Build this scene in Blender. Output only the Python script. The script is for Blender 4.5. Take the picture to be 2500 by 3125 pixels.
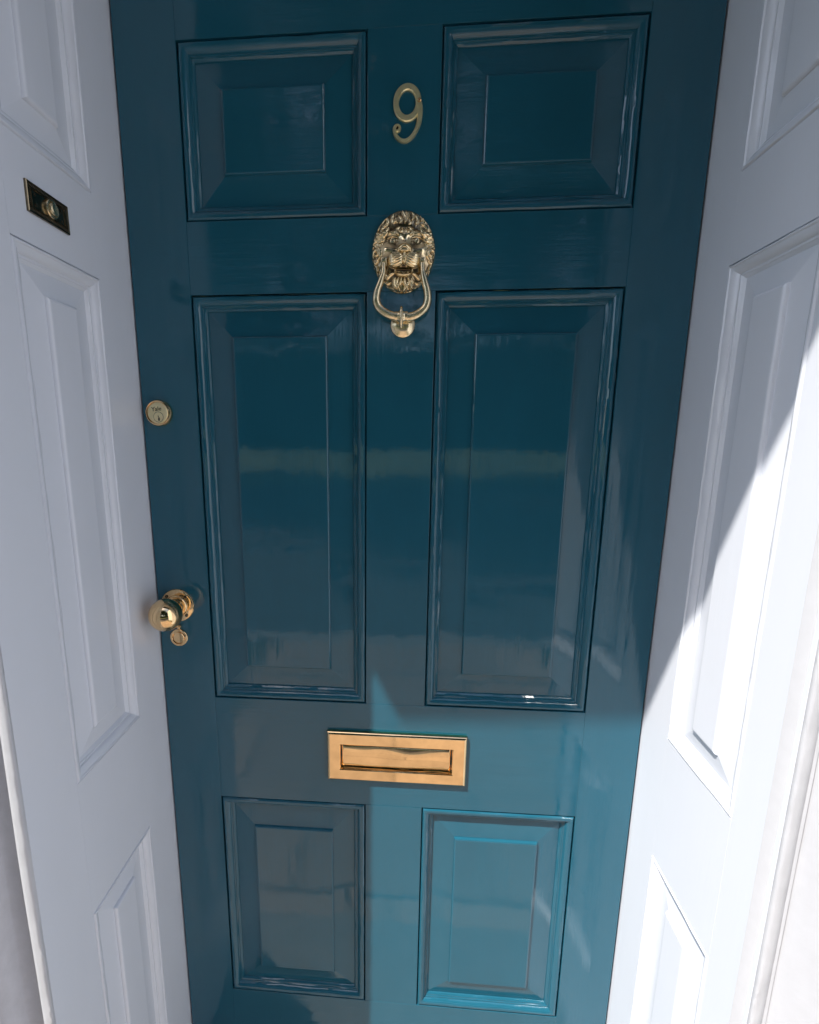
import bpy, bmesh, math, random
import numpy as np
from mathutils import Vector, Matrix, noise

random.seed(7)
scene = bpy.context.scene
COL = scene.collection
for o in list(bpy.data.objects):
    bpy.data.objects.remove(o)

# ------------------------------------------------------------------ camera
cam_d = bpy.data.cameras.new("camera")
cam_d.sensor_fit = 'HORIZONTAL'
cam_d.sensor_width = 36.0
cam_d.lens = 1436.24 / 2500 * 36.0
cam_d.shift_x = 141.97 / 2500
cam_d.shift_y = 25.65 / 2500
cam_d.clip_start = 0.01
cam_d.clip_end = 600.0
cam = bpy.data.objects.new("camera", cam_d)
COL.objects.link(cam)
_R = [[0.9973029, -0.0719683, -0.0144012], [0.0733856, 0.980934, 0.179953], [0.0011758, -0.1805245, 0.9835698]]
cam.matrix_world = Matrix(((_R[0][0], _R[0][2], -_R[0][1], -0.0013),
                           (_R[1][0], _R[1][2], -_R[1][1], -0.7569),
                           (_R[2][0], _R[2][2], -_R[2][1], 1.3734),
                           (0, 0, 0, 1)))
scene.camera = cam

# ------------------------------------------------------------------ world, sun, exposure
SUN = Vector((1.17, 1.0, -2.35)).normalized()          # the way the light travels
elev = math.asin(-SUN.z)
azim = math.atan2(-SUN.x, -SUN.y)
world = bpy.data.worlds.new("World")
scene.world = world
world.use_nodes = True
nt = world.node_tree
bg = nt.nodes["Background"]
sky = nt.nodes.new("ShaderNodeTexSky")
sky.sky_type = 'NISHITA'
sky.sun_disc = False
sky.sun_elevation = elev
sky.sun_rotation = azim % (2 * math.pi)
sky.air_density = 1.0
sky.dust_density = 1.7
nt.links.new(sky.outputs[0], bg.inputs[0])
bg.inputs[1].default_value = 0.15
sun_d = bpy.data.lights.new("sun", 'SUN')
sun_d.energy = 4.0
sun_d.angle = math.radians(0.53)
sun_d.color = (1.0, 0.95, 0.88)
sun = bpy.data.objects.new("sun", sun_d)
sun.rotation_euler = SUN.to_track_quat('-Z', 'Y').to_euler()
sun.location = (-4, -4, 8)
COL.objects.link(sun)
scene.view_settings.view_transform = 'Standard'
scene.view_settings.look = 'None'
scene.view_settings.exposure = 1.14
scene.view_settings.gamma = 1.0
scene.view_settings.use_curve_mapping = False
scene.cycles.max_bounces = 10
scene.cycles.diffuse_bounces = 6
scene.cycles.glossy_bounces = 6
scene.cycles.sample_clamp_indirect = 6.0

# ------------------------------------------------------------------ materials
def mat_base(name):
    m = bpy.data.materials.new(name)
    m.use_nodes = True
    n = m.node_tree.nodes
    return m, n, m.node_tree.links, n["Principled BSDF"]

def noise_tex(n, l, scale_vec, detail=3.0, rough=0.55, scale=1.0):
    tc = n.new("ShaderNodeTexCoord")
    mp = n.new("ShaderNodeMapping")
    mp.inputs['Scale'].default_value = scale_vec
    l.new(tc.outputs['Object'], mp.inputs[0])
    t = n.new("ShaderNodeTexNoise")
    t.inputs['Scale'].default_value = scale
    t.inputs['Detail'].default_value = detail
    t.inputs['Roughness'].default_value = rough
    l.new(mp.outputs[0], t.inputs[0])
    return t

def bump(n, l, src, strength, dist, prev=None):
    b = n.new("ShaderNodeBump")
    b.inputs['Strength'].default_value = strength
    b.inputs['Distance'].default_value = dist
    l.new(src, b.inputs['Height'])
    if prev is not None:
        l.new(prev.outputs[0], b.inputs['Normal'])
    return b

def vary(n, l, bsdf, col, t, lo=0.9, hi=1.1):
    mr = n.new("ShaderNodeMapRange")
    mr.inputs[1].default_value = 0.3
    mr.inputs[2].default_value = 0.7
    mr.inputs[3].default_value = lo
    mr.inputs[4].default_value = hi
    l.new(t.outputs[0], mr.inputs[0])
    mx = n.new("ShaderNodeMix")
    mx.data_type = 'RGBA'
    mx.blend_type = 'MULTIPLY'
    mx.inputs[0].default_value = 1.0
    mx.inputs[6].default_value = (*col, 1)
    l.new(mr.outputs[0], mx.inputs[7])
    l.new(mx.outputs[2], bsdf.inputs['Base Color'])

def paint(name, col, grain, rough=0.1, streak=0.5, lumps=0.3, cvar=0.04):
    """brush painted wood; grain is the axis along which the brush ran"""
    m, n, l, b = mat_base(name)
    def ax(lo, hi): return {'x': (lo, hi, hi), 'y': (hi, lo, hi), 'z': (hi, hi, lo)}[grain]
    fine = noise_tex(n, l, ax(11.0, 210.0), 4.0, 0.62)
    broad = noise_tex(n, l, ax(3.5, 34.0), 2.0, 0.5)
    patch = noise_tex(n, l, ax(5.0, 13.0), 3.0, 0.55)
    lump = noise_tex(n, l, (150, 150, 150), 2.0, 0.5)
    mr = n.new("ShaderNodeMapRange")
    mr.inputs[1].default_value = 0.40; mr.inputs[2].default_value = 0.66
    mr.inputs[3].default_value = 0.10; mr.inputs[4].default_value = 1.0
    l.new(patch.outputs[0], mr.inputs[0])
    mul = n.new("ShaderNodeMath"); mul.operation = 'MULTIPLY'
    l.new(fine.outputs[0], mul.inputs[0]); l.new(mr.outputs[0], mul.inputs[1])
    b3 = bump(n, l, broad.outputs[0], streak, 0.00060)
    b2 = bump(n, l, lump.outputs[0], lumps, 0.0002, b3)
    b1 = bump(n, l, mul.outputs[0], streak, 0.00042, b2)
    l.new(b1.outputs[0], b.inputs['Normal'])
    vary(n, l, b, col, patch, 1 - cvar, 1 + cvar)
    b.inputs['Roughness'].default_value = rough
    b.inputs['IOR'].default_value = 1.55
    return m

def metal(name, col, rough=0.15, mott=0.15, bumps=0.2, scale=90):
    m, n, l, b = mat_base(name)
    t = noise_tex(n, l, (scale, scale, scale), 4.0, 0.6)
    vary(n, l, b, col, t, 1 - mott, 1 + mott)
    t2 = noise_tex(n, l, (scale * 2.2,) * 3, 3.0, 0.6)
    mr = n.new("ShaderNodeMapRange")
    mr.inputs[3].default_value = rough * 0.6
    mr.inputs[4].default_value = rough * 1.5
    l.new(t2.outputs[0], mr.inputs[0])
    l.new(mr.outputs[0], b.inputs['Roughness'])
    bb = bump(n, l, t.outputs[0], bumps, 0.0006)
    l.new(bb.outputs[0], b.inputs['Normal'])
    b.inputs['Metallic'].default_value = 1.0
    return m

def plain(name, col, rough=0.6, scale=20, var=0.15, metallic=0.0, bump_s=0.0, bump_d=0.002):
    m, n, l, b = mat_base(name)
    t = noise_tex(n, l, (scale,) * 3, 4.0, 0.6)
    vary(n, l, b, col, t, 1 - var, 1 + var)
    b.inputs['Roughness'].default_value = rough
    b.inputs['Metallic'].default_value = metallic
    if bump_s:
        bb = bump(n, l, t.outputs[0], bump_s, bump_d)
        l.new(bb.outputs[0], b.inputs['Normal'])
    return m

TEAL = (0.012, 0.090, 0.138)
WHITE = (0.64, 0.67, 0.735)
M_TEAL = {g: paint("teal_gloss_" + g, TEAL, g, 0.035, 0.95, 0.14) for g in 'xz'}
M_WHITE = {g: paint("white_paint_" + g, WHITE, 'z', 0.26, 0.26, 0.2, 0.01) for g in 'yz'}
M_LUMPY = plain("lumpy_white_paint", (0.44, 0.45, 0.48), 0.4, 60, 0.02, 0, 0.15, 0.002)
M_BRASS = metal("polished_brass", (0.82, 0.575, 0.31), 0.07, 0.12, 0.12, 42)
M_BRASS_OLD = metal("aged_brass", (0.80, 0.66, 0.42), 0.22, 0.22, 0.15, 160)
M_BRASS_DULL = metal("dull_brass", (0.92, 0.80, 0.47), 0.42, 0.06, 0.03)
M_BRASS_LOCK = metal("pale_brass", (0.88, 0.76, 0.46), 0.4, 0.06, 0.03)
def brass_worn(name):
    m = metal(name, (0.86, 0.69, 0.42), 0.17, 0.08, 0.03, 120)
    n, l = m.node_tree.nodes, m.node_tree.links
    b = n["Principled BSDF"]
    src = b.inputs['Base Color'].links[0].from_socket
    at = n.new("ShaderNodeAttribute"); at.attribute_name = "polish"
    mx = n.new("ShaderNodeMix"); mx.data_type = 'RGBA'
    mx.inputs[6].default_value = (0.115, 0.080, 0.048, 1)
    l.new(at.outputs['Fac'], mx.inputs[0]); l.new(src, mx.inputs[7])
    l.new(mx.outputs[2], b.inputs['Base Color'])
    return m
M_LION = brass_worn("worn_lion_brass")
M_BRONZE = metal("dark_bronze", (0.17, 0.14, 0.095), 0.2, 0.25, 0.1, 200)
M_ENGRAVE = plain("engraved_brass", (0.10, 0.085, 0.04), 0.5, 200, 0.1, 0.6)
M_BLACK = plain("black_slot", (0.004, 0.004, 0.004), 0.7)
M_SCREW = metal("copper_screw", (0.80, 0.48, 0.24), 0.25, 0.1, 0.05)

# ------------------------------------------------------------------ helpers
def link(name, me, mat, parent=None, smooth_angle=35):
    ob = bpy.data.objects.new(name, me)
    COL.objects.link(ob)
    for m in (mat if isinstance(mat, (list, tuple)) else [mat]):
        me.materials.append(m)
    if smooth_angle is not None and len(me.polygons):
        me.polygons.foreach_set('use_smooth', [True] * len(me.polygons))
        me.set_sharp_from_angle(angle=math.radians(smooth_angle))
    if parent is not None:
        ob.parent = parent
    return ob

def mesh(name, verts, faces):
    me = bpy.data.meshes.new(name)
    me.from_pydata([tuple(v) for v in verts], [], faces)
    me.validate()
    bm = bmesh.new()
    bm.from_mesh(me)
    bmesh.ops.recalc_face_normals(bm, faces=bm.faces)
    bm.to_mesh(me)
    bm.free()
    return me

def empty(name, loc, label, cat, group=None):
    o = bpy.data.objects.new(name, None)
    o.empty_display_size = 0.05
    COL.objects.link(o)
    o.location = loc
    tag(o, label, cat, group)
    return o

def tag(o, label=None, cat=None, group=None, kind=None):
    if label: o['label'] = label
    if cat: o['category'] = cat
    if group: o['group'] = group
    if kind: o['kind'] = kind

def keep(ob, parent):
    """parent without moving (parents are unrotated empties or parts)"""
    ob.parent = parent
    w = Vector((0, 0, 0))
    p = parent
    while p is not None:
        w += p.location
        p = p.parent
    ob.location = ob.location - w

def bm_mesh(name, bm):
    me = bpy.data.meshes.new(name)
    bmesh.ops.recalc_face_normals(bm, faces=bm.faces)
    bm.to_mesh(me)
    bm.free()
    return me

def add_box(bm, M, a, b, bev=0.0008, cuts=0):
    """box between local corners a and b, mapped by M(u, v, n)"""
    t = bmesh.new()
    vs = [t.verts.new((x, y, z)) for x in (a[0], b[0]) for y in (a[1], b[1]) for z in (a[2], b[2])]
    for f in ((0, 1, 3, 2), (4, 6, 7, 5), (0, 4, 5, 1), (2, 3, 7, 6), (0, 2, 6, 4), (1, 5, 7, 3)):
        t.faces.new([vs[i] for i in f])
    bmesh.ops.recalc_face_normals(t, faces=t.faces)
    if bev:
        bmesh.ops.bevel(t, geom=t.edges[:], offset=bev, segments=2, affect='EDGES', profile=0.5)
    idx = {}
    for v in t.verts:
        idx[v] = bm.verts.new(M(*v.co))
    for f in t.faces:
        bm.faces.new([idx[v] for v in f.verts])
    t.free()

def board(name, M, a, b, mat, parent, bev=0.0008):
    bm = bmesh.new()
    add_box(bm, M, a, b, bev)
    return link(name, bm_mesh(name, bm), mat, parent, 10)

def rect_sweep(name, M, u0, u1, v0, v1, profile, mat, parent, fill=True, seg=0.02, wob=0.0, seed=0.0, sharp=28):
    """rings of a rectangle, mitred at the corners; profile = [(inset, height)]"""
    nu = max(2, int((u1 - u0) / seg))
    nv = max(2, int((v1 - v0) / seg))
    verts, faces = [], []
    N = 2 * (nu + nv)
    for k, (d, h) in enumerate(profile):
        ring = []
        for i in range(nu): ring.append((u0 + d + (u1 - u0 - 2 * d) * i / nu, v0 + d))
        for i in range(nv): ring.append((u1 - d, v0 + d + (v1 - v0 - 2 * d) * i / nv))
        for i in range(nu): ring.append((u1 - d - (u1 - u0 - 2 * d) * i / nu, v1 - d))
        for i in range(nv): ring.append((u0 + d, v1 - d - (v1 - v0 - 2 * d) * i / nv))
        for (u, v) in ring:
            w = wob * noise.noise((u * 34 + seed, v * 34, k * 0.35)) if wob else 0
            w2 = wob * 0.8 * noise.noise((u * 60 + seed, v * 60 + 9, 5))
            verts.append(M(u + w2 * 0.55, v + w * 0.55, h + w))
    for k in range(len(profile) - 1):
        for i in range(N):
            j = (i + 1) % N
            faces.append((k * N + i, k * N + j, (k + 1) * N + j, (k + 1) * N + i))
    if fill:
        faces.append(tuple((len(profile) - 1) * N + i for i in range(N)))
    return link(name, mesh(name, verts, faces), mat, parent, sharp)

def lathe(bm, M, prof, n=40, cu=0.0, cv=0.0):
    """profile [(radius, height)] turned about the local n axis"""
    rings = []
    for r, h in prof:
        if r < 1e-6:
            rings.append([bm.verts.new(M(cu, cv, h))])
        else:
            rings.append([bm.verts.new(M(cu + r * math.cos(2 * math.pi * i / n), cv + r * math.sin(2 * math.pi * i / n), h)) for i in range(n)])
    for a, b in zip(rings, rings[1:]):
        for i in range(n):
            j = (i + 1) % n
            q = [a[i % len(a)], a[j % len(a)], b[j % len(b)], b[i % len(b)]]
            q2 = []
            for v in q:
                if v not in q2: q2.append(v)
            if len(q2) > 2: bm.faces.new(q2)

def lathe_obj(name, M, prof, mat, parent, n=40, cu=0.0, cv=0.0, ang=35):
    bm = bmesh.new()
    lathe(bm, M, prof, n, cu, cv)
    return link(name, bm_mesh(name, bm), mat, parent, ang)

def smooth_path(pts, k=6):
    P = [Vector(p) for p in pts]
    out = []
    for i in range(len(P) - 1):
        p0, p1, p2, p3 = P[max(i - 1, 0)], P[i], P[i + 1], P[min(i + 2, len(P) - 1)]
        for j in range(k):
            t = j / k
            out.append(0.5 * ((2 * p1) + (p2 - p0) * t + (2 * p0 - 5 * p1 + 4 * p2 - p3) * t * t + (3 * p1 - p0 - 3 * p2 + p3) * t ** 3))
    out.append(P[-1])
    return out

def tube(bm, pts, rad, n=14, caps=True):
    """pts in world space, rad a list"""
    up = Vector((0, 1, 0))
    rings = []
    for i, p in enumerate(pts):
        t = (pts[min(i + 1, len(pts) - 1)] - pts[max(i - 1, 0)]).normalized()
        u = up if abs(t.dot(up)) < 0.95 else Vector((1, 0, 0))
        a = t.cross(u).normalized()
        b = t.cross(a).normalized()
        rings.append([bm.verts.new(p + (a * math.cos(2 * math.pi * k / n) + b * math.sin(2 * math.pi * k / n)) * rad[i]) for k in range(n)])
    for r0, r1 in zip(rings, rings[1:]):
        for k in range(n):
            bm.faces.new((r0[k], r0[(k + 1) % n], r1[(k + 1) % n], r1[k]))
    if caps:
        bm.faces.new(rings[0]); bm.faces.new(rings[-1])

def ribbon(bm, M, pts, wid, h):
    """flat topped bevelled strip along pts (u, v) with half widths, standing h proud"""
    rings = []
    for i, p in enumerate(pts):
        t = pts[min(i + 1, len(pts) - 1)] - pts[max(i - 1, 0)]
        t = Vector((t[0], t[1])).normalized()
        nrm = Vector((-t.y, t.x))
        w = wid[i]
        sec = [(-w, 0.0), (-w, h * 0.62), (-w * 0.72, h), (w * 0.72, h), (w, h * 0.62), (w, 0.0)]
        rings.append([bm.verts.new(M(p[0] + nrm.x * s, p[1] + nrm.y * s, z)) for s, z in sec])
    for a, b in zip(rings, rings[1:]):
        for k in range(5):
            bm.faces.new((a[k], a[k + 1], b[k + 1], b[k]))
    bm.faces.new(rings[0]); bm.faces.new(rings[-1])

# local frames: door face (u = x, v = z, n towards the street) and the two reveals (u = distance out from the door)
def M_door(u, v, n): return Vector((u, -n, v))
WL, WR, A_R = -0.4192, 0.4208, -0.0555
def M_left(s, v, n): return Vector((WL + n, -s, v))
_t = Vector((math.sin(A_R), -math.cos(A_R), 0)); _n = Vector((-math.cos(A_R), -math.sin(A_R), 0))
def M_right(s, v, n): return Vector((WR, 0, 0)) + _t * s + _n * n + Vector((0, 0, v))
def M_at(x, z, y=0.0):
    return lambda u, v, n: Vector((x + u, y - n, z + v))

# ------------------------------------------------------------------ the door
A, B = 0.0513, 0.3244
ZR = [(0.25, 0.7018), (0.9053, 1.584), (1.6874, 1.922)]
GAP = 0.003
door = empty("panelled_door", (0, 0.02, 0.03), "glossy dark teal six panel front door with brass letter plate, lion knocker and number 9", "door")
TH = -0.044
dpart = []
def db(name, u0, u1, v0, v1, g):
    o = board(name, M_door, (u0, v0, TH), (u1, v1, 0.0), M_TEAL[g], None, 0.0006)
    keep(o, door); return o
db("stile", WL + GAP, -B, 0.012, 2.045, 'z')
db("stile", B, WR - GAP, 0.012, 2.045, 'z')
db("rail", -B, B, 0.012, 0.25, 'x')
db("rail", -B, B, 0.7018, 0.9053, 'x')
db("rail", -B, B, 1.584, 1.6874, 'x')
db("rail", -B, B, 1.922, 2.045, 'x')
for z0, z1 in ZR:
    db("muntin", -A, A, z0, z1, 'z')

MOULD = [(0.0, -0.0075), (0.0016, -0.0050), (0.0026, -0.0008), (0.0045, 0.0011), (0.0075, 0.0016), (0.0105, 0.0008), (0.0130, -0.0012),
         (0.0150, -0.0034), (0.0156, -0.0050), (0.0176, -0.0052), (0.0182, -0.0066), (0.0200, -0.0070), (0.0222, -0.0092), (0.0228, -0.0115)]
FIELD = [(0.0215, -0.0110), (0.0612, -0.0048), (0.0616, -0.0026), (0.0624, -0.0009), (0.0636, -0.0002), (0.0652, 0.0001)]
k = 0
for z0, z1 in ZR:
    for u0, u1 in ((-B, -A), (A, B)):
        k += 1
        p = rect_sweep("panel", M_door, u0, u1, z0, z1, FIELD, M_TEAL['x' if z0 > 1.6 else 'z'], None, True, 0.02, 0.0, k * 3.7, 4)
        keep(p, door)
        m = rect_sweep("moulding", M_door, u0, u1, z0, z1, MOULD, M_TEAL['z'], None, False, 0.007, 0.0006, k * 5.1)
        keep(m, p)

# ------------------------------------------------------------------ the reveals
def reveal(M, side, label):
    root = empty("door_reveal", (0, 0, 0), label, "door reveal")
    root.location = M(0.15, 0.0, 0.0)
    S0, S1, S2 = (0.081, 0.2350, 0.3250) if side == 'L' else (0.0755, 0.2305, 0.3085)
    T = -0.022
    ztop = 2.40
    def rb(name, a0, a1, v0, v1, g, n=0.0, bev=0.00012):
        o = board(name, M, (a0, v0, T), (a1, v1, n), M_WHITE[g], None, bev)
        keep(o, root); return o
    keep(board("door_stop", M, (-0.075, 0.0, 0.0), (-0.047, ztop, 0.016), M_WHITE['z'], None), root)
    rb("stile", -0.075, S0, 0.0, ztop, 'z')
    keep(board("stile", M, (S1, 0.0, -0.0105), (S2 - 0.0062, ztop, 0.0), M_WHITE['z'], None, 0.0004), root)
    zz = [(0.25, 0.7085), (0.9147, 1.585), (1.692, 1.925)]
    edges = [0.0] + [e for p in zz for e in p] + [ztop]
    for i in range(0, len(edges), 2):
        rb("rail", S0, S1, edges[i], edges[i + 1], 'y')
    JF = [(0.0215, -0.0105), (0.0500, -0.0068), (0.0503, -0.0046), (0.0512, -0.0029), (0.0526, -0.0019), (0.0545, -0.0016)]
    for q, (z0, z1) in enumerate(zz):
        p = rect_sweep("panel", M, S0, S1, z0, z1, JF, M_WHITE['z'], None, True, 0.02, 0.0, q, 4)
        keep(p, root)
        m = rect_sweep("moulding", M, S0, S1, z0, z1, MOULD_W, M_WHITE['z'], None, False, 0.008, 0.0007, q * 4.3 + (7 if side == 'L' else 60))
        keep(m, p)
    # rounded arris with thick paint runs
    verts, faces = [], []
    nz = 420
    prof = [(S2 - 0.0058, -0.010), (S2 - 0.0058, 0.0), (S2 - 0.0025, 0.0006), (S2 - 0.0006, -0.0004), (S2, -0.0026), (S2 + 0.0004, -0.006), (S2, -0.0105), (S2 - 0.001, -0.0115), (S2 - 0.016, -0.0118)]
    for i in range(nz + 1):
        z = ztop * i / nz
        for j, (s, n) in enumerate(prof):
            a = 0.0006 if 2 <= j <= 6 else 0.0
            w = a * (noise.noise((z * 30, j * 0.5, 3)) + 0.7 * noise.noise((z * 90, j * 0.8, 8)))
            w2 = 0.0012 * noise.noise((z * 4.0, 1, 2 if side == 'L' else 6)) if 2 <= j <= 7 else 0
            verts.append(M(s + w, z, n + w2 + w))
    P = len(prof)
    for i in range(nz):
        for j in range(P - 1):
            faces.append((i * P + j, i * P + j + 1, (i + 1) * P + j + 1, (i + 1) * P + j))
    o = link("edge_bead", mesh("edge_bead", verts, faces), M_LUMPY, None, 60)
    keep(o, root)
    return root
MOULD_W = [(0.0, -0.004), (0.0010, -0.0006), (0.0024, 0.0012), (0.0042, 0.0012), (0.0055, -0.0004), (0.0072, -0.0008), (0.0105, -0.0022),
           (0.0138, -0.0048), (0.0146, -0.0066), (0.0172, -0.0068), (0.0180, -0.0080), (0.0205, -0.0092), (0.0226, -0.0112)]
rev_l = reveal(M_left, 'L', "white panelled door reveal in shade, behind the doorknob side, carrying the bell push")
rev_r = reveal(M_right, 'R', "white panelled door reveal opposite the bell push, crossed by slanting sunlight")

# ------------------------------------------------------------------ brass fittings on the door
# letter plate
LX, LZ = 0.0033, 0.8038
Ml = M_at(LX, LZ)
plate_prof_out = [(0.0, 0.0), (0.0, 0.0050), (0.0010, 0.0064), (0.0026, 0.0078), (0.0045, 0.0086)]
bm = bmesh.new()
def rring(M, w0, w1, h0, h1, n):
    return [M(w0, h0, n), M(w1, h0, n), M(w1, h1, n), M(w0, h1, n)]
OW, OH = 0.1235, 0.0485
iu0, iu1, iv0, iv1 = -0.0993, 0.0983, -0.0238, 0.0232
rings = []
for d, n in plate_prof_out:
    rings.append((-OW + d, OW - d, -OH + d, OH - d, n))
rings += [(iu0 - 0.0022, iu1 + 0.0022, iv0 - 0.0022, iv1 + 0.0022, 0.0088), (iu0 - 0.0008, iu1 + 0.0008, iv0 - 0.0008, iv1 + 0.0008, 0.0080), (iu0, iu1, iv0, iv1, 0.0062), (iu0 + 0.0002, iu1 - 0.0002, iv0 + 0.0002, iv1 - 0.0002, -0.002)]
vr = [[bm.verts.new(p) for p in rring(Ml, *r)] for r in rings]
for a, b in zip(vr, vr[1:]):
    for i in range(4):
        bm.faces.new((a[i], a[(i + 1) % 4], b[(i + 1) % 4], b[i]))
lp = link("letter_plate", bm_mesh("letter_plate", bm), M_BRASS, None, 20)
keep(lp, door); tag(lp, "bright polished brass letter plate in the sun below the middle")
def M_flap(u, v, n):     # pressed flap, a little bowed and uneven
    q = max(0.0, 1 - (v / 0.024) ** 2)
    return Ml(u, v, n + 0.0034 * q * (1 if n > 0.0015 else 0) + (0.0016 * noise.noise((u * 17 + 3, v * 26, 2)) if n > 0.0015 else 0))
verts, faces = [], []
nu_, nv_ = 90, 24
for a in range(nv_ + 1):
    for c in range(nu_ + 1):
        u = iu0 + 0.0010 + (iu1 - iu0 - 0.0022) * c / nu_
        v = iv0 + 0.0010 + (iv1 - iv0 - 0.0018) * a / nv_
        e = min(a, nv_ - a, c, nu_ - c)
        verts.append(M_flap(u, v, (0.0012, 0.0021, 0.0024)[min(e, 2)] if e < 2 else 0.0025))
for a in range(nv_):
    for c in range(nu_):
        k0 = a * (nu_ + 1) + c
        faces.append((k0, k0 + 1, k0 + nu_ + 2, k0 + nu_ + 1))
fl = link("letter_flap", mesh("letter_flap", verts, faces), M_BRASS, None, 50)
keep(fl, lp)

# door knob
KX, KZ = -0.3812, 1.0790
Mk = M_at(KX, KZ)
KR, KC = 0.0270, 0.0455
ball = [(KR * math.sin(math.radians(t)), KC + KR * 0.98 * math.cos(math.radians(t))) for t in range(0, 153, 8)]
ball[0] = (0.0, ball[0][1])
kn = lathe_obj("door_knob", M_at(-0.3806, 1.0789), ball + [(0.0118, 0.0205), (0.0116, 0.0185), (0.0128, 0.0172), (0.0128, 0.006)], M_BRASS, None, 64, 0, 0, 60)
keep(kn, door); tag(kn, "round polished brass door knob")
rose = lathe_obj("rose", Mk, [(0.0292, 0.0), (0.0296, 0.0022), (0.0285, 0.0040), (0.0270, 0.0046), (0.0200, 0.0052), (0.0192, 0.0075), (0.0178, 0.0090), (0.0172, 0.0086),
     (0.0168, 0.0100), (0.0178, 0.0112), (0.0176, 0.0126), (0.0160, 0.0130), (0.0156, 0.0140), (0.0164, 0.0152), (0.0158, 0.0166), (0.0138, 0.0170), (0.0120, 0.0172)], M_BRASS, None, 64, 0, 0, 30)
keep(rose, kn)
for a in (45, 135, 225, 315):
    s = lathe_obj("screw", Mk, [(0.0029, 0.0045), (0.0029, 0.0056), (0.0022, 0.0061), (0.0018, 0.0052), (0.0, 0.0050)], M_BRONZE, None, 14, 0.0238 * math.cos(math.radians(a)), 0.0238 * math.sin(math.radians(a)))
    keep(s, kn)

# keyhole cover
EX, EZ = -0.3828, 1.0190
Me = M_at(EX, EZ)
kc = lathe_obj("keyhole_cover", Me, [(0.0156, 0.0), (0.0158, 0.0022), (0.0152, 0.0030), (0.0120, 0.0031), (0.0116, 0.0028), (0.0114, 0.0004), (0.0096, 0.0004)], M_BRASS, None, 48)
keep(kc, door)
sw = lathe_obj("swing_cover", Me, [(0.0098, 0.0002), (0.0098, 0.0027), (0.0094, 0.0031), (0.0, 0.0031)], M_BRASS, None, 48)
keep(sw, kc)
pv = lathe_obj("pivot", M_at(EX + 0.0016, EZ + 0.0204), [(0.0038, 0.0), (0.0038, 0.0030), (0.0030, 0.0048), (0.0015, 0.0056), (0.0, 0.0058)], M_BRASS, None, 20)
keep(pv, kc)

# cylinder lock
YX, YZ = -0.3874, 1.4063
My = M_at(YX, YZ)
lk = lathe_obj("cylinder_lock", My, [(0.0212, 0.0), (0.0214, 0.0045), (0.0206, 0.0070), (0.0196, 0.0088), (0.0184, 0.0092), (0.0177, 0.0088), (0.0175, 0.0066), (0.0166, 0.0066)], M_BRASS, None, 64)
keep(lk, door); tag(lk, "round pale brass cylinder lock")
fc = lathe_obj("lock_face", My, [(0.0168, 0.005), (0.0168, 0.0084), (0.0160, 0.0090), (0.0, 0.0090)], M_BRASS_LOCK, None, 56)
keep(fc, lk)
pg = lathe_obj("lock_plug", My, [(0.0077, 0.0086), (0.0077, 0.00925), (0.0072, 0.0094), (0.0, 0.0094)], M_BRASS_LOCK, None, 40, 0.0013, -0.0063)
keep(pg, lk)
rg = lathe_obj("plug_gap", My, [(0.0084, 0.0089), (0.0083, 0.00912), (0.0077, 0.00912)], M_ENGRAVE, None, 40, 0.0013, -0.0063)
keep(rg, lk)
bm = bmesh.new()
ribbon(bm, My, [Vector((0.0010, -0.0040)), Vector((0.0012, -0.0056)), Vector((0.0026, -0.0076)), Vector((0.0020, -0.0088)), Vector((0.0022, -0.0122))],
       [0.0007, 0.0007, 0.0009, 0.0020, 0.0016], 0.0096)
ks = link("keyway", bm_mesh("keyway", bm), M_BLACK, None)
keep(ks, lk)
def text_mesh(body, size, extrude):
    c = bpy.data.curves.new("lettering", 'FONT')
    c.body = body; c.size = size; c.extrude = extrude; c.align_x = 'CENTER'; c.align_y = 'CENTER'; c.offset = size * 0.012
    t = bpy.data.objects.new("lettering", c)
    COL.objects.link(t)
    dg = bpy.context.evaluated_depsgraph_get()
    me = bpy.data.meshes.new_from_object(t.evaluated_get(dg))
    bpy.data.objects.remove(t)
    return me
me = text_mesh("Yale", 0.0096, 0.00015)
for v in me.vertices:
    x, y, z = v.co
    v.co = My(x - 0.0012, y * 0.95 + 0.0062 + x * 0.09, 0.0091 + z)
lt = link("lettering", me, M_ENGRAVE, None, None)
keep(lt, lk)

# number 9
NX, NZ = 0.0047, 1.8290
Mn = M_at(NX, NZ)
ax, az = 52.8e-6, 46.3e-6
def npx(X, Y): return Vector(((X - 805) * ax, (785 - Y) * az))
bm = bmesh.new()
loop = [npx(806 + 298 * math.cos(a), 785 - 418 * math.sin(a)) for a in [2 * math.pi * i / 56 for i in range(57)]]
lw = [(78 + 12 * abs(math.sin(2 * math.pi * i / 56))) * 49e-6 for i in range(57)]
ribbon(bm, Mn, loop, lw, 0.0040)
tl = smooth_path([(*npx(x, y), 0) for x, y in [(1065, 560), (1110, 720), (1135, 900), (1142, 1080), (1128, 1280), (1080, 1460), (985, 1640), (870, 1760), (750, 1805), (630, 1770), (535, 1670), (480, 1540), (478, 1450), (520, 1400)]], 5)
tw0 = [44, 64, 80, 82, 69, 60, 56, 54, 52, 52, 52, 52, 50, 44]
tw = [np.interp(i / (len(tl) - 1) * 13, range(14), tw0) * 49e-6 for i in range(len(tl))]
ribbon(bm, Mn, tl, tw, 0.0042)
cu, cv = npx(545, 1455)
lathe(bm, Mn, [(0.0056, 0.0), (0.0056, 0.0026), (0.0045, 0.0043), (0.0026, 0.0043), (0.0020, 0.0030)], 26, cu, cv)
num = link("door_number", bm_mesh("door_number", bm), M_BRASS_DULL, None, 25)
keep(num, door); tag(num, "dull brass numeral 9 with curled tail")
cu2, cv2 = npx(1122, 755)
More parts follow.
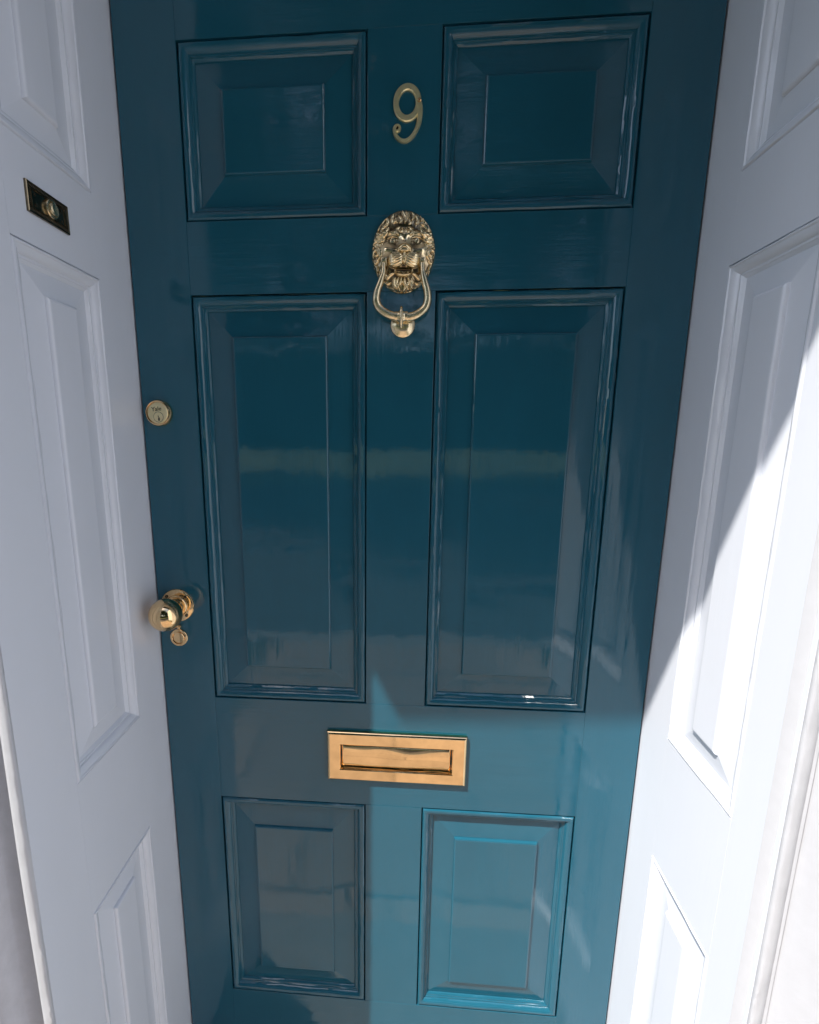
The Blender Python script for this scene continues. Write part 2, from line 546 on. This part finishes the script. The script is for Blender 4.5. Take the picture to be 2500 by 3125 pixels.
s = lathe_obj("screw", Mn, [(0.0027, 0.0040), (0.0026, 0.0047), (0.0017, 0.0052), (0.0, 0.0053)], M_SCREW, None, 20, cu2, cv2); keep(s, num)
s = lathe_obj("screw", Mn, [(0.0024, 0.0026), (0.0022, 0.0032), (0.0, 0.0034)], M_BRONZE, None, 20, cu, cv); keep(s, num)

# lion head knocker --------------------------------------------------
LCX, LCZ = 0.0024, 1.6362
px_, pz_ = 99.0e-6, 91.4e-6
gx, gy = 230, 270
X, Y = np.meshgrid(np.linspace(252, 1198, gx), np.linspace(166, 1408, gy))
dx = (X - 725)
dy = (Y - 785)
hw = np.where(dy < 0, 472, 472 - 20 * np.clip(dy / 620, 0, 1) ** 2)
ex = 2.0
rr = np.sqrt((np.abs(dx) / hw) ** 2 + (np.abs(dy) / 619) ** 2)
ang = np.arctan2(dy / 619, dx / 472)
mm = np.zeros_like(X)
pol = np.zeros_like(X)
def shine(v):
    global pol
    pol = np.maximum(pol, np.clip(v, 0, 1))
def g(cx, cy, sx, sy, a):
    return a * np.exp(-0.5 * (((X - cx) / sx) ** 2 + ((Y - cy) / sy) ** 2))
def flat(cx, cy, sx, sy, a, p=4):
    q = (np.abs((X - cx) / sx)) ** p + (np.abs((Y - cy) / sy)) ** p
    return a / (1 + q ** 2)
mm += 4.0 + 7.0 * np.sqrt(np.clip(1 - (rr * 0.99) ** 2, 0, 1))            # shield
face = np.clip(1.25 - np.sqrt((dx / 330) ** 2 + ((Y - 760) / 420) ** 2), 0, 1)
mm += 4.0 * np.clip(face * 1.5, 0, 1)
mm += g(730, 900, 185, 190, 5.0)
mm += g(742, 640, 66, 130, 5.0) + g(741, 770, 62, 55, 4.5) + g(690, 812, 34, 26, 2.4) + g(792, 812, 34, 26, 2.4)
mm += g(742, 470, 60, 50, -2.5)
mane_zone = np.clip((rr - 0.60) / 0.12, 0, 1) * np.clip((1.0 - rr) / 0.03, 0, 1)
mm += mane_zone * 0.35 * np.sin(ang * 30 + 9 * rr + 2.2 * np.sin(ang * 5))
for cx in (562, 917):
    s = -1 if cx < 725 else 1
    mm += g(cx - s * 6, 655, 88, 70, -4.2)
    d = np.sqrt((X - cx) ** 2 + ((Y - 642) / 0.92) ** 2)
    mm += 3.4 * np.sqrt(np.clip(1 - (d / 46) ** 2, 0, 1))
    lid = np.abs(Y - (642 - 50 * np.sqrt(np.clip(1 - ((X - cx) / 88) ** 2, 0, 1))))
    mm += 2.2 * np.exp(-(lid / 11) ** 2) * (np.abs(X - cx) < 84)
    lid2 = np.abs(Y - (648 + 40 * np.sqrt(np.clip(1 - ((X - cx) / 84) ** 2, 0, 1))))
    mm += 1.5 * np.exp(-(lid2 / 10) ** 2) * (np.abs(X - cx) < 80)
    mm -= 1.3 * np.exp(-(d / 13) ** 2)
    mm += g(cx + s * 92, 770, 72, 80, 4.6) + g(cx + s * 20, 800, 100, 40, 1.2)
    mm += g(cx - s * 10, 545, 80, 30, 3.4)
    px0 = 612 if s < 0 else 862
    q2 = (np.abs(X - px0) / 118) ** 2.3 + (np.abs(Y - 940) / 112) ** 2.3
    dome = np.sqrt(np.clip(1 - q2, 0, 1))
    mm += dome * 6.0 + np.clip(dome * 2, 0, 1) * 0.42 * np.sin((Y + 0.0022 * (X - px0 - s * 60) ** 2) / 36 * 2 * math.pi)
mm += -5.0 / (1 + ((np.abs(X - 735) / 125) ** 4 + (np.abs(Y - 1080) / 30) ** 4) ** 2)

shine(g(742, 640, 62, 120, 1.8)); shine(g(741, 790, 80, 45, 1.6))
for s in (-1, 1):
    cx = 740 + s * 178
    d = np.sqrt((X - cx) ** 2 + ((Y - 642) / 0.92) ** 2)
    shine((d < 38) * 0.95 * (d > 12)); shine(np.exp(-((np.abs(Y - (642 - 50 * np.sqrt(np.clip(1 - ((X - cx) / 88) ** 2, 0, 1))))) / 12) ** 2) * (np.abs(X - cx) < 84))
    shine(g(cx + s * 92, 768, 62, 75, 1.5)); shine(g(cx - s * 10, 545, 62, 24, 1.3))
    shine(np.clip(1.6 - (np.abs(X - 737 - s * 125) / 112) ** 2.3 - (np.abs(Y - 940) / 108) ** 2.3, 0, 1))
shine((rr - 0.965) / 0.02)
shine(mane_zone * (0.15 + 0.35 * (0.5 + 0.5 * np.sin(ang * 30 + 9 * rr + 2.2 * np.sin(ang * 5)))))
def strokes(lst, mirror=False, axis=730):
    global mm
    for pts, r, a in lst:
        for flip in ((False, True) if mirror else (False,)):
            q = [(2 * axis - x if flip else x, y, 0) for x, y in pts]
            P = np.array([(p.x, p.y) for p in smooth_path(q, 4)])
            best = np.full(X.shape, 1e9); tt = np.zeros(X.shape)
            nS = len(P) - 1
            for i in range(nS):
                ab = P[i + 1] - P[i]
                L2 = ab @ ab + 1e-9
                t = np.clip(((X - P[i][0]) * ab[0] + (Y - P[i][1]) * ab[1]) / L2, 0, 1)
                d = np.hypot(X - P[i][0] - t * ab[0], Y - P[i][1] - t * ab[1])
                m_ = d < best
                best = np.where(m_, d, best); tt = np.where(m_, (i + t) / nS, tt)
            rad = 1.22 * r * (1.0 - 0.65 * np.abs(2 * tt - 1) ** 2.5)
            shine((1.15 - best / rad) * 2.2)
            mm += a * np.sqrt(np.clip(1 - (best / rad) ** 2, 0, 1)) * (0.6 + 0.4 * np.clip(1 - best / rad, 0, 1))
# tufts over the brow
strokes([([(565, 240), (545, 310), (575, 365), (615, 340)], 25, 3.0), ([(640, 270), (672, 300), (682, 345), (655, 385)], 23, 3.0),
         ([(690, 195), (735, 245), (752, 310), (735, 385)], 27, 3.4), ([(745, 200), (782, 250), (778, 310)], 22, 2.6),
         ([(830, 220), (862, 250), (858, 300), (835, 335)], 24, 3.0), ([(890, 270), (922, 310), (925, 365), (890, 390)], 24, 3.0),
         ([(960, 240), (985, 290), (970, 345)], 22, 2.6), ([(600, 300), (590, 350), (630, 380)], 16, 1.6),
         ([(800, 330), (815, 375), (790, 405)], 17, 2.0), ([(475, 290), (480, 345), (455, 390)], 22, 2.6), ([(1005, 330), (1030, 370), (1010, 405)], 20, 2.2)])
strokes([([(340, 480), (345, 405), (395, 345), (455, 305)], 27, 3.0), ([(395, 470), (430, 420), (490, 395)], 22, 2.6),
         ([(300, 505), (370, 535), (440, 515), (500, 445)], 27, 3.2), ([(310, 570), (380, 562), (440, 560), (490, 520)], 24, 3.0),
         ([(285, 625), (340, 585), (400, 600), (455, 585)], 25, 3.0), ([(275, 690), (320, 640), (390, 645), (450, 620)], 24, 3.0),
         ([(265, 740), (330, 690), (380, 705), (420, 680)], 22, 2.6),
         ([(300, 905), (275, 860), (285, 790), (330, 775), (350, 830), (318, 858), (300, 830)], 19, 3.0),
         ([(335, 930), (378, 880), (380, 810), (345, 745), (290, 715)], 21, 2.8), ([(275, 930), (320, 965), (370, 930)], 18, 2.4),
         ([(290, 990), (330, 1010), (345, 1060), (330, 1110)], 20, 2.8), ([(300, 1060), (330, 1100), (340, 1160)], 18, 2.2),
         ([(470, 1130), (490, 1190), (540, 1150), (600, 1120)], 20, 2.0), ([(380, 1090), (400, 1150), (450, 1200)], 20, 2.4),
         ([(430, 1230), (500, 1270), (545, 1250)], 22, 2.4), ([(520, 1320), (580, 1345), (620, 1330)], 20, 2.0),
         ([(665, 450), (628, 470), (612, 520), (640, 575)], 24, 3.0), ([(700, 455), (706, 495), (672, 520), (648, 492)], 18, 2.4),
         ([(505, 560), (540, 520), (590, 520)], 16, 1.5)], True)
# nose, lip, teeth and beard
strokes([([(640, 835), (665, 775), (740, 745), (815, 775), (842, 835)], 26, 2.4), ([(740, 830), (742, 890), (740, 1000)], 26, 4.6),
         ([(672, 822), (740, 828), (806, 822)], 20, 2.6), ([(625, 1135), (690, 1150), (780, 1150), (850, 1130)], 26, 4.2),
         ([(640, 1090), (740, 1100), (830, 1090)], 14, 2.2), ([(612, 1060), (625, 1140)], 17, 4.0), ([(866, 1060), (852, 1140)], 17, 4.0),
         ([(620, 1190), (590, 1240), (610, 1300), (640, 1360)], 27, 3.2), ([(665, 1190), (640, 1250), (660, 1310), (640, 1370)], 24, 3.2),
         ([(710, 1190), (700, 1250), (670, 1300), (690, 1380)], 25, 3.4), ([(760, 1190), (755, 1250), (770, 1310), (745, 1380)], 26, 3.4),
         ([(805, 1190), (825, 1240), (800, 1300), (815, 1370)], 24, 3.2), ([(850, 1190), (875, 1250), (865, 1310), (900, 1340)], 22, 2.6)])
inside = rr <= 1.0
edge = np.clip((1.0 - rr) / 0.045, 0, 1) ** 0.5
hh = mm * edge + 2.5 * (1 - edge)
sf = 0.80
# snap the outermost vertices onto the outline so the rim is clean
kx = np.where(rr > 1.0, 1.0 / np.maximum(rr, 1e-6), 1.0)
VX = dx * kx; VY = dy * kx
idx = -np.ones(X.shape, int)
polish = []
verts, faces = [], []
ok = rr < 1.012
cnt = 0
def lion_pt(vx, vy, h): return (LCX + vx * px_ * 1.0 - vy * pz_ * 0.017, -h * 0.001 * sf, LCZ - vy * pz_ - vx * px_ * 0.025)
for j in range(gy):
    for i in range(gx):
        if ok[j, i]:
            idx[j, i] = cnt; cnt += 1
            verts.append(lion_pt(VX[j, i], VY[j, i], hh[j, i] if rr[j, i] <= 1 else 2.5)); polish.append(float(pol[j, i]))
for j in range(gy - 1):
    for i in range(gx - 1):
        q = (idx[j, i], idx[j, i + 1], idx[j + 1, i + 1], idx[j + 1, i])
        c = [v for v in q if v >= 0]
        if len(c) >= 3: faces.append(tuple(c))
# rim down to the door
N = 160
base = cnt
for ring, h in ((0.995, 2.6), (1.0, 2.2), (1.0, 0.0)):
    for i in range(N):
        a = 2 * math.pi * i / N
        sy = math.sin(a)
        w_ = 472 if sy < 0 else 472 - 20 * sy ** 2
        verts.append(lion_pt(math.cos(a) * w_ * ring, sy * 619 * ring, h)); polish.append(0.8)
for r_ in range(2):
    for i in range(N):
        j = (i + 1) % N
        faces.append((base + r_ * N + i, base + r_ * N + j, base + (r_ + 1) * N + j, base + (r_ + 1) * N + i))
me = bpy.data.meshes.new("door_knocker")
me.from_pydata(verts, [], faces)
mt = me.attributes.new('polish', 'FLOAT', 'POINT')
mt.data.foreach_set('value', polish)
bm = bmesh.new(); bm.from_mesh(me)
bmesh.ops.recalc_face_normals(bm, faces=bm.faces)
bm.to_mesh(me); bm.free()
kno = link("door_knocker", me, M_LION, None, 50)
keep(kno, door); tag(kno, "aged brass lion head knocker with hanging stirrup ring")
def kp(Xz, Yz, h): return Vector((0.0024 + (Xz - 725) * px_ + (Yz - 785) * 1.5e-6, -h, 1.6358 - (Yz - 785) * pz_ - (Xz - 725) * 2.45e-6))
for cx, cz in ((438, 972), (1000, 968)):
    c = kp(cx, cz, 0)
    bm = bmesh.new()
    Mx = lambda u, v, n: Vector((c.x + u, c.y - n, c.z + v))
    add_box(bm, Mx, (-0.0040, -0.0058, 0.004), (0.0040, 0.0062, 0.0175), 0.0010)
    add_box(bm, Mx, (-0.0028, -0.0008, 0.0176), (0.0028, 0.0048, 0.0188), 0.0006)
    keep(link("lug", bm_mesh("lug", bm), M_BRASS_OLD, None), kno)
bm = bmesh.new()
for side in (0, 1):
    if side == 0:
        pts = [(437, 985, .0155), (434, 1060, .0165), (425, 1150, .0175), (385, 1280, .018), (338, 1420, .0178), (322, 1540, .0172), (350, 1640, .0165), (430, 1718, .0158), (530, 1768, .0152), (612, 1785, .015)]
    else:
        pts = [(1002, 985, .0155), (1003, 1060, .0165), (1012, 1150, .0175), (1042, 1280, .018), (1076, 1420, .0178), (1082, 1540, .0172), (1052, 1640, .0165), (975, 1720, .0158), (870, 1778, .0152), (775, 1795, .015)]
    sp = smooth_path([kp(*p) for p in pts], 6)
    r0 = [31, 33, 40, 51, 60, 63, 64, 66, 67, 69]
    rad = [np.interp(i / (len(sp) - 1) * 9, range(10), r0) * 95e-6 for i in range(len(sp))]
    tube(bm, sp, rad, 18)
keep(link("knocker_ring", bm_mesh("knocker_ring", bm), M_BRASS_OLD, None, 50), kno)
bm = bmesh.new()
c = kp(692, 1785, 0.015)
Mb = lambda u, v, n: Vector((c.x + u, -n, c.z + v))
def xl(profile, ox, n=24):      # turned boss about x
    rings = []
    for r, x in profile:
        rings.append([bm.verts.new(Vector((c.x + ox + x, c.y + r * math.cos(2 * math.pi * i / n), c.z + r * math.sin(2 * math.pi * i / n)))) for i in range(n)])
    for a, b in zip(rings, rings[1:]):
        for i in range(n):
            bm.faces.new((a[i], a[(i + 1) % n], b[(i + 1) % n], b[i]))
    bm.faces.new(rings[0]); bm.faces.new(rings[-1])
xl([(0.0048, -0.0096), (0.0072, -0.0092), (0.0076, -0.0078), (0.0070, -0.0064), (0.0074, -0.0050), (0.0082, -0.003), (0.0086, 0.0), (0.0082, 0.003), (0.0074, 0.0050), (0.0070, 0.0064), (0.0076, 0.0078), (0.0072, 0.0092), (0.0048, 0.0096)], 0.0)
tb = smooth_path([Vector((c.x, c.y + 0.003, c.z + 0.0135)), Vector((c.x, c.y - 0.0065, c.z + 0.009)), Vector((c.x, c.y - 0.0088, c.z)), Vector((c.x, c.y - 0.0075, c.z - 0.008)), Vector((c.x, c.y - 0.001, c.z - 0.0145))], 6)
tube(bm, tb, [0.0026] * len(tb), 12)
keep(link("striker_boss", bm_mesh("striker_boss", bm), M_BRASS_OLD, None, 50), kno)
sc = kp(716, 1880, 0)
st = lathe_obj("strike_plate", M_at(sc.x, sc.z), [(0.0184, 0.0), (0.0188, 0.0018), (0.0177, 0.0034), (0.0140, 0.0046), (0.0115, 0.0062), (0.008, 0.0075), (0.0, 0.0078)], M_BRASS_OLD, None, 40, 0, 0, 50)
keep(st, kno)

# ------------------------------------------------------------------ bell push on the shaded reveal
bell = empty("bell_push", M_left(0.172, 1.6352, 0), "small dark bronze bell push plate with rope border on the white reveal", "bell push")
BS, BZ, BW, BH = 0.1722, 1.6352, 0.0338, 0.0164
def M_bell(u, v, n): return M_left(BS - u, BZ + v, n)
pl = rect_sweep("bell_plate", M_bell, -BW, BW, -BH, BH, [(0, 0.0), (0, 0.0026), (0.0008, 0.0034), (0.0018, 0.0034), (0.0024, 0.0026), (0.0056, 0.0026), (0.0060, 0.0036), (0.0068, 0.0036), (0.0074, 0.0022)], M_BRONZE, None, True, 0.02, 0.0)
keep(pl, bell)
bm = bmesh.new()
def bead(u, v, tilt):
    ca, sa = math.cos(tilt), math.sin(tilt)
    p = [M_bell(u + ca * t, v + sa * t, 0.0028) for t in (-0.0014, 0, 0.0014)]
    tube(bm, p, [0.0004, 0.0008, 0.0004], 8)
q = int(2 * BW / 0.0021)
for i in range(q):
    u = -BW + 0.003 + (2 * BW - 0.006) * i / (q - 1)
    bead(u, -BH + 0.0040, 1.05); bead(u, BH - 0.0040, 1.05)
q = int(2 * BH / 0.0021)
for i in range(2, q - 2):
    v = -BH + 0.003 + (2 * BH - 0.006) * i / (q - 1)
    bead(-BW + 0.0040, v, 0.5); bead(BW - 0.0040, v, 0.5)
keep(link("rope_border", bm_mesh("rope_border", bm), M_BRONZE, None, 60), pl)
for u in (-0.0205, 0.0225):
    for v in (-0.0055, 0.0060):
        keep(lathe_obj("screw", M_bell, [(0.0018, 0.0021), (0.0018, 0.0028), (0.0010, 0.0031), (0.0, 0.0029)], M_BRONZE, None, 14, u, v), bell)
bt = lathe_obj("bell_button", M_bell, [(0.0104, 0.0021), (0.0106, 0.0040), (0.0098, 0.0056), (0.0086, 0.0058), (0.0078, 0.0048), (0.0072, 0.0050), (0.0066, 0.0076), (0.0050, 0.0086), (0.0, 0.0072)], M_BRASS_OLD, None, 40, 0.003, 0.0, 40)
keep(bt, bell)

# ------------------------------------------------------------------ the house front round the door
wall = empty("house_front", (0, -0.3, 0), "white rendered house front framing the panelled door reveals", "house wall")
def wall_side(name, prof, flip, mat, amp):
    verts, faces = [], []
    nz = 300
    for i in range(nz + 1):
        z = 2.50 * i / nz
        for j, (x, y) in enumerate(prof):
            a = amp if 0 < j < len(prof) - 2 else 0
            w = a * (noise.noise((z * 16, j * 0.9 + x * 20, 1.3)) + 0.6 * noise.noise((z * 48, j + x * 60, 4)))
            verts.append((x + w * 0.7, y + w * 0.7, z))
    P = len(prof)
    for i in range(nz):
        for j in range(P - 1):
            faces.append((i * P + j, i * P + j + 1, (i + 1) * P + j + 1, (i + 1) * P + j))
    o = link(name, mesh(name, verts, faces), mat, None, 60)
    keep(o, wall); return o
M_GREYPAINT = plain("grey_masonry_paint", (0.43, 0.44, 0.48), 0.6, 50, 0.05, 0, 0.3, 0.003)
wl = [(-0.4285, -0.270), (-0.4290, -0.314), (-0.436, -0.3145), (-0.445, -0.314), (-0.452, -0.3145), (-0.4565, -0.3165), (-0.4585, -0.318), (-0.460, -0.332), (-0.465, -0.342), (-0.475, -0.347), (-0.50, -0.348), (-3.2, -0.348)]
wall_side("masonry_edge", wl, False, M_GREYPAINT, 0.0006)
wr = [(0.400, -0.285), (0.408, -0.3055), (0.4125, -0.3065), (0.4150, -0.3085), (0.4172, -0.3095), (0.4190, -0.3075), (0.4205, -0.3090)]
for i in range(1, 15):
    t = i / 14
    wr.append((0.4205 + 0.035 * t, -0.309 - 0.075 * t))
wr += [(0.458, -0.389), (0.466, -0.392), (0.50, -0.393), (3.4, -0.393)]
wall_side("masonry_edge", wr, True, M_LUMPY, 0.0005)
M_RENDER = plain("white_render", (0.74, 0.77, 0.84), 0.8, 30, 0.05, 0, 0.3, 0.004)
IDM = lambda x, y, z: Vector((x, y, z))
o = board("upper_wall", IDM, (-3.2, -0.345, 2.502), (3.4, 0.10, 6.5), M_RENDER, None, 0.004); keep(o, wall)
o = board("soffit", IDM, (-0.44, -0.312, 2.40), (0.44, 0.10, 2.498), M_WHITE['y'], None, 0.002); keep(o, wall)
o = board("bounce_wall", IDM, (1.5, -2.1, -0.01), (3.4, -0.40, 3.2), M_RENDER, None, 0.01); keep(o, wall)  # added unseen white block, bounces sunlight onto the shaded left reveal
fan = empty("fanlight", (0, 0.02, 2.05), "dark glazed fanlight in a white frame above the teal door", "fanlight")
keep(board("frame", IDM, (-0.418, -0.004, 2.052), (0.418, 0.045, 2.10), M_WHITE['y'], None, 0.003), fan)
keep(board("pane", IDM, (-0.418, 0.010, 2.101), (0.418, 0.016, 2.399), plain("dark_pane", (0.01, 0.011, 0.012), 0.1, 10, 0.05), None, 0.001), fan)
keep(board("backing", IDM, (-0.418, 0.05, 2.05), (0.418, 0.06, 2.399), M_BLACK, None, 0.001), fan)
# flat porch hood overhead: its edge throws the shadow across the door
M_LEAD = plain("lead_grey", (0.06, 0.065, 0.07), 0.55, 20, 0.15)
bm = bmesh.new()
hx0, hy0 = -0.821, -0.711
yaw = math.atan(0.0236)
def M_hood(u, v, n):
    x, y = u, v
    return Vector((hx0 + x * math.cos(yaw) - y * math.sin(yaw), hy0 + x * math.sin(yaw) + y * math.cos(yaw), n))
add_box(bm, M_hood, (0.0, 0.0, 2.532), (1.9, 0.353, 2.60), 0.01)
add_box(bm, M_hood, (0.02, 0.02, 2.604), (1.88, 0.350, 2.66), 0.01)
o = link("porch_hood", bm_mesh("porch_hood", bm), M_LEAD, None); keep(o, wall)

# ------------------------------------------------------------------ the street behind the camera, seen in the gloss and the brass
def sheet(name, x0, x1, y0, y1, z, mat, kind="structure"):
    o = link(name, mesh(name, [(x0, y0, z), (x1, y0, z), (x1, y1, z), (x0, y1, z)], [(0, 1, 2, 3)]), mat, None, None)
    tag(o, kind=kind); return o
m, n, l, b = mat_base("stone_flags")
tc = n.new("ShaderNodeTexCoord")
br = n.new("ShaderNodeTexBrick")
br.inputs['Scale'].default_value = 1.0
br.inputs['Brick Width'].default_value = 0.62
br.inputs['Row Height'].default_value = 0.45
br.inputs['Mortar Size'].default_value = 0.008
br.inputs['Color1'].default_value = (0.31, 0.245, 0.19, 1)
br.inputs['Color2'].default_value = (0.225, 0.18, 0.145, 1)
br.inputs['Mortar'].default_value = (0.10, 0.085, 0.07, 1)
l.new(tc.outputs['Object'], br.inputs[0])
l.new(br.outputs[0], b.inputs['Base Color'])
b.inputs['Roughness'].default_value = 0.85
M_FLAG = m
M_ROAD = plain("asphalt", (0.06, 0.06, 0.062), 0.85, 60, 0.25, 0, 0.4, 0.004)
M_GRASS = plain("grass", (0.080, 0.105, 0.030), 0.9, 0.25, 0.5)
M_STONE = plain("kerb_stone", (0.19, 0.18, 0.165), 0.8, 25, 0.12)
sheet("ground", -150, 150, -260, 40, -0.14, M_GRASS)
o = board("path", IDM, (-0.80, -2.2, -0.135), (0.98, -0.05, -0.012), M_FLAG, None, 0.004); tag(o, kind="structure")
M_LOW_BOUNCE = plain("low_bounce_ground", (0.035, 0.045, 0.02), 0.9, 18, 0.4, 0, 0.6, 0.03)  # unseen dark ground added on both sides of the path to cut bounced light
o = board("added_dark_ground", IDM, (-6, -2.2, -0.135), (-0.805, -0.05, -0.03), M_LOW_BOUNCE, None, 0.004); tag(o, kind="structure")
o = board("added_dark_ground", IDM, (0.985, -2.2, -0.135), (6, -0.05, -0.03), M_LOW_BOUNCE, None, 0.004); tag(o, kind="structure")
o = board("kerb", IDM, (-60, -2.36, -0.136), (60, -2.205, -0.016), M_STONE, None, 0.012); tag(o, kind="structure")
sheet("road", -60, 60, -13.0, -2.37, -0.134, M_ROAD)
o = board("doorstep", IDM, (-0.425, -0.36, -0.011), (0.40, 0.09, 0.008), M_STONE, None, 0.004)
tag(o, "worn grey stone doorstep under the teal door", "doorstep")

# trees across the road
M_BARK = plain("bark", (0.07, 0.055, 0.04), 0.9, 14, 0.3)
M_LEAF = plain("leaves", (0.032, 0.062, 0.020), 0.6, 2.0, 0.4)
rng = np.random.default_rng(3)
def crown_mesh(n_l, rx, rz, zc):
    cl = rng.normal(size=(26, 3)); cl /= np.linalg.norm(cl, axis=1)[:, None]
    cl *= (rng.uniform(0.35, 0.95, 26) ** 0.6)[:, None]
    verts, faces = [], []
    for i in range(n_l):
        c = cl[rng.integers(26)] + rng.normal(size=3) * 0.17
        p = np.array([c[0] * rx, c[1] * rx, zc + c[2] * rz])
        a = rng.normal(size=3); a /= np.linalg.norm(a)
        b_ = np.cross(a, rng.normal(size=3)); b_ /= np.linalg.norm(b_)
        s = rng.uniform(0.16, 0.32)
        k0 = len(verts)
        verts += [p - a * s, p + b_ * s * 0.55, p + a * s, p - b_ * s * 0.55]
        faces.append((k0, k0 + 1, k0 + 2, k0 + 3))
    me = bpy.data.meshes.new("crown"); me.from_pydata([tuple(v) for v in verts], [], faces)
    return me
def tree(x, y, h, r, label):
    t = empty("street_tree", (x, y, -0.14), label, "tree", "trees across the road")
    bm = bmesh.new()
    tube(bm, smooth_path([Vector((0, 0, 0)), Vector((0.05, 0.05, h * .25)), Vector((-0.08, 0.1, h * .55)), Vector((0, 0, h * .85))], 5), list(np.linspace(0.24, 0.05, 16)), 10)
    for i in range(7):
        a = i * 2.4; z0 = h * (0.3 + 0.06 * i)
        tube(bm, smooth_path([Vector((0, 0.05, z0)), Vector((math.cos(a) * r * .4, math.sin(a) * r * .4, z0 + h * .1)), Vector((math.cos(a) * r * .75, math.sin(a) * r * .75, z0 + h * .2))], 4), list(np.linspace(0.09, 0.02, 9)), 7)
    link("trunk", bm_mesh("trunk", bm), M_BARK, t)
    link("crown", crown_mesh(12000, r, h * 0.40, h * 0.58), M_LEAF, t, None)
tree(-10.5, -17, 18.0, 5.0, "tall leafy tree across the road, at the lock side end of the row")
tree(-3.6, -15, 19.0, 5.2, "broad tall tree across the road, opposite the knob side of the door")
tree(3.6, -16, 20.0, 5.4, "tallest tree across the road, opposite the hinge side of the door")
tree(11.0, -18, 17.5, 5.0, "tall leafy tree across the road, at the hinge side end of the row")


# clipped hedge closing off the green beyond the trees
rng = np.random.default_rng(11)
hv, hf = [], []
for i in range(26000):
    x = rng.uniform(-62, 62)
    top = 11.0 + 1.3 * noise.noise((x * 0.35, 0, 0)) + 0.3 * noise.noise((x * 1.3, 2, 0))
    p = np.array([x, -48 + rng.normal() * 0.7, rng.uniform(-0.1, top)])
    a = rng.normal(size=3); a /= np.linalg.norm(a)
    b_ = np.cross(a, rng.normal(size=3)); b_ /= np.linalg.norm(b_)
    sz = rng.uniform(0.24, 0.5); k0 = len(hv)
    hv += [p - a * sz, p + b_ * sz * 0.6, p + a * sz, p - b_ * sz * 0.6]
    hf.append((k0, k0 + 1, k0 + 2, k0 + 3))
hme = bpy.data.meshes.new("hedge"); hme.from_pydata([tuple(v) for v in hv], [], hf)
hd = empty("hedge", (0, -48, -0.14), "long tall dark green hedge across the road, behind the row of trees", "hedge")
keep(link("foliage", hme, M_LEAF, None, None), hd)
keep(board("stems", IDM, (-62, -49.2, -0.139), (62, -48.6, 9.5), M_BARK, None, 0.02), hd)
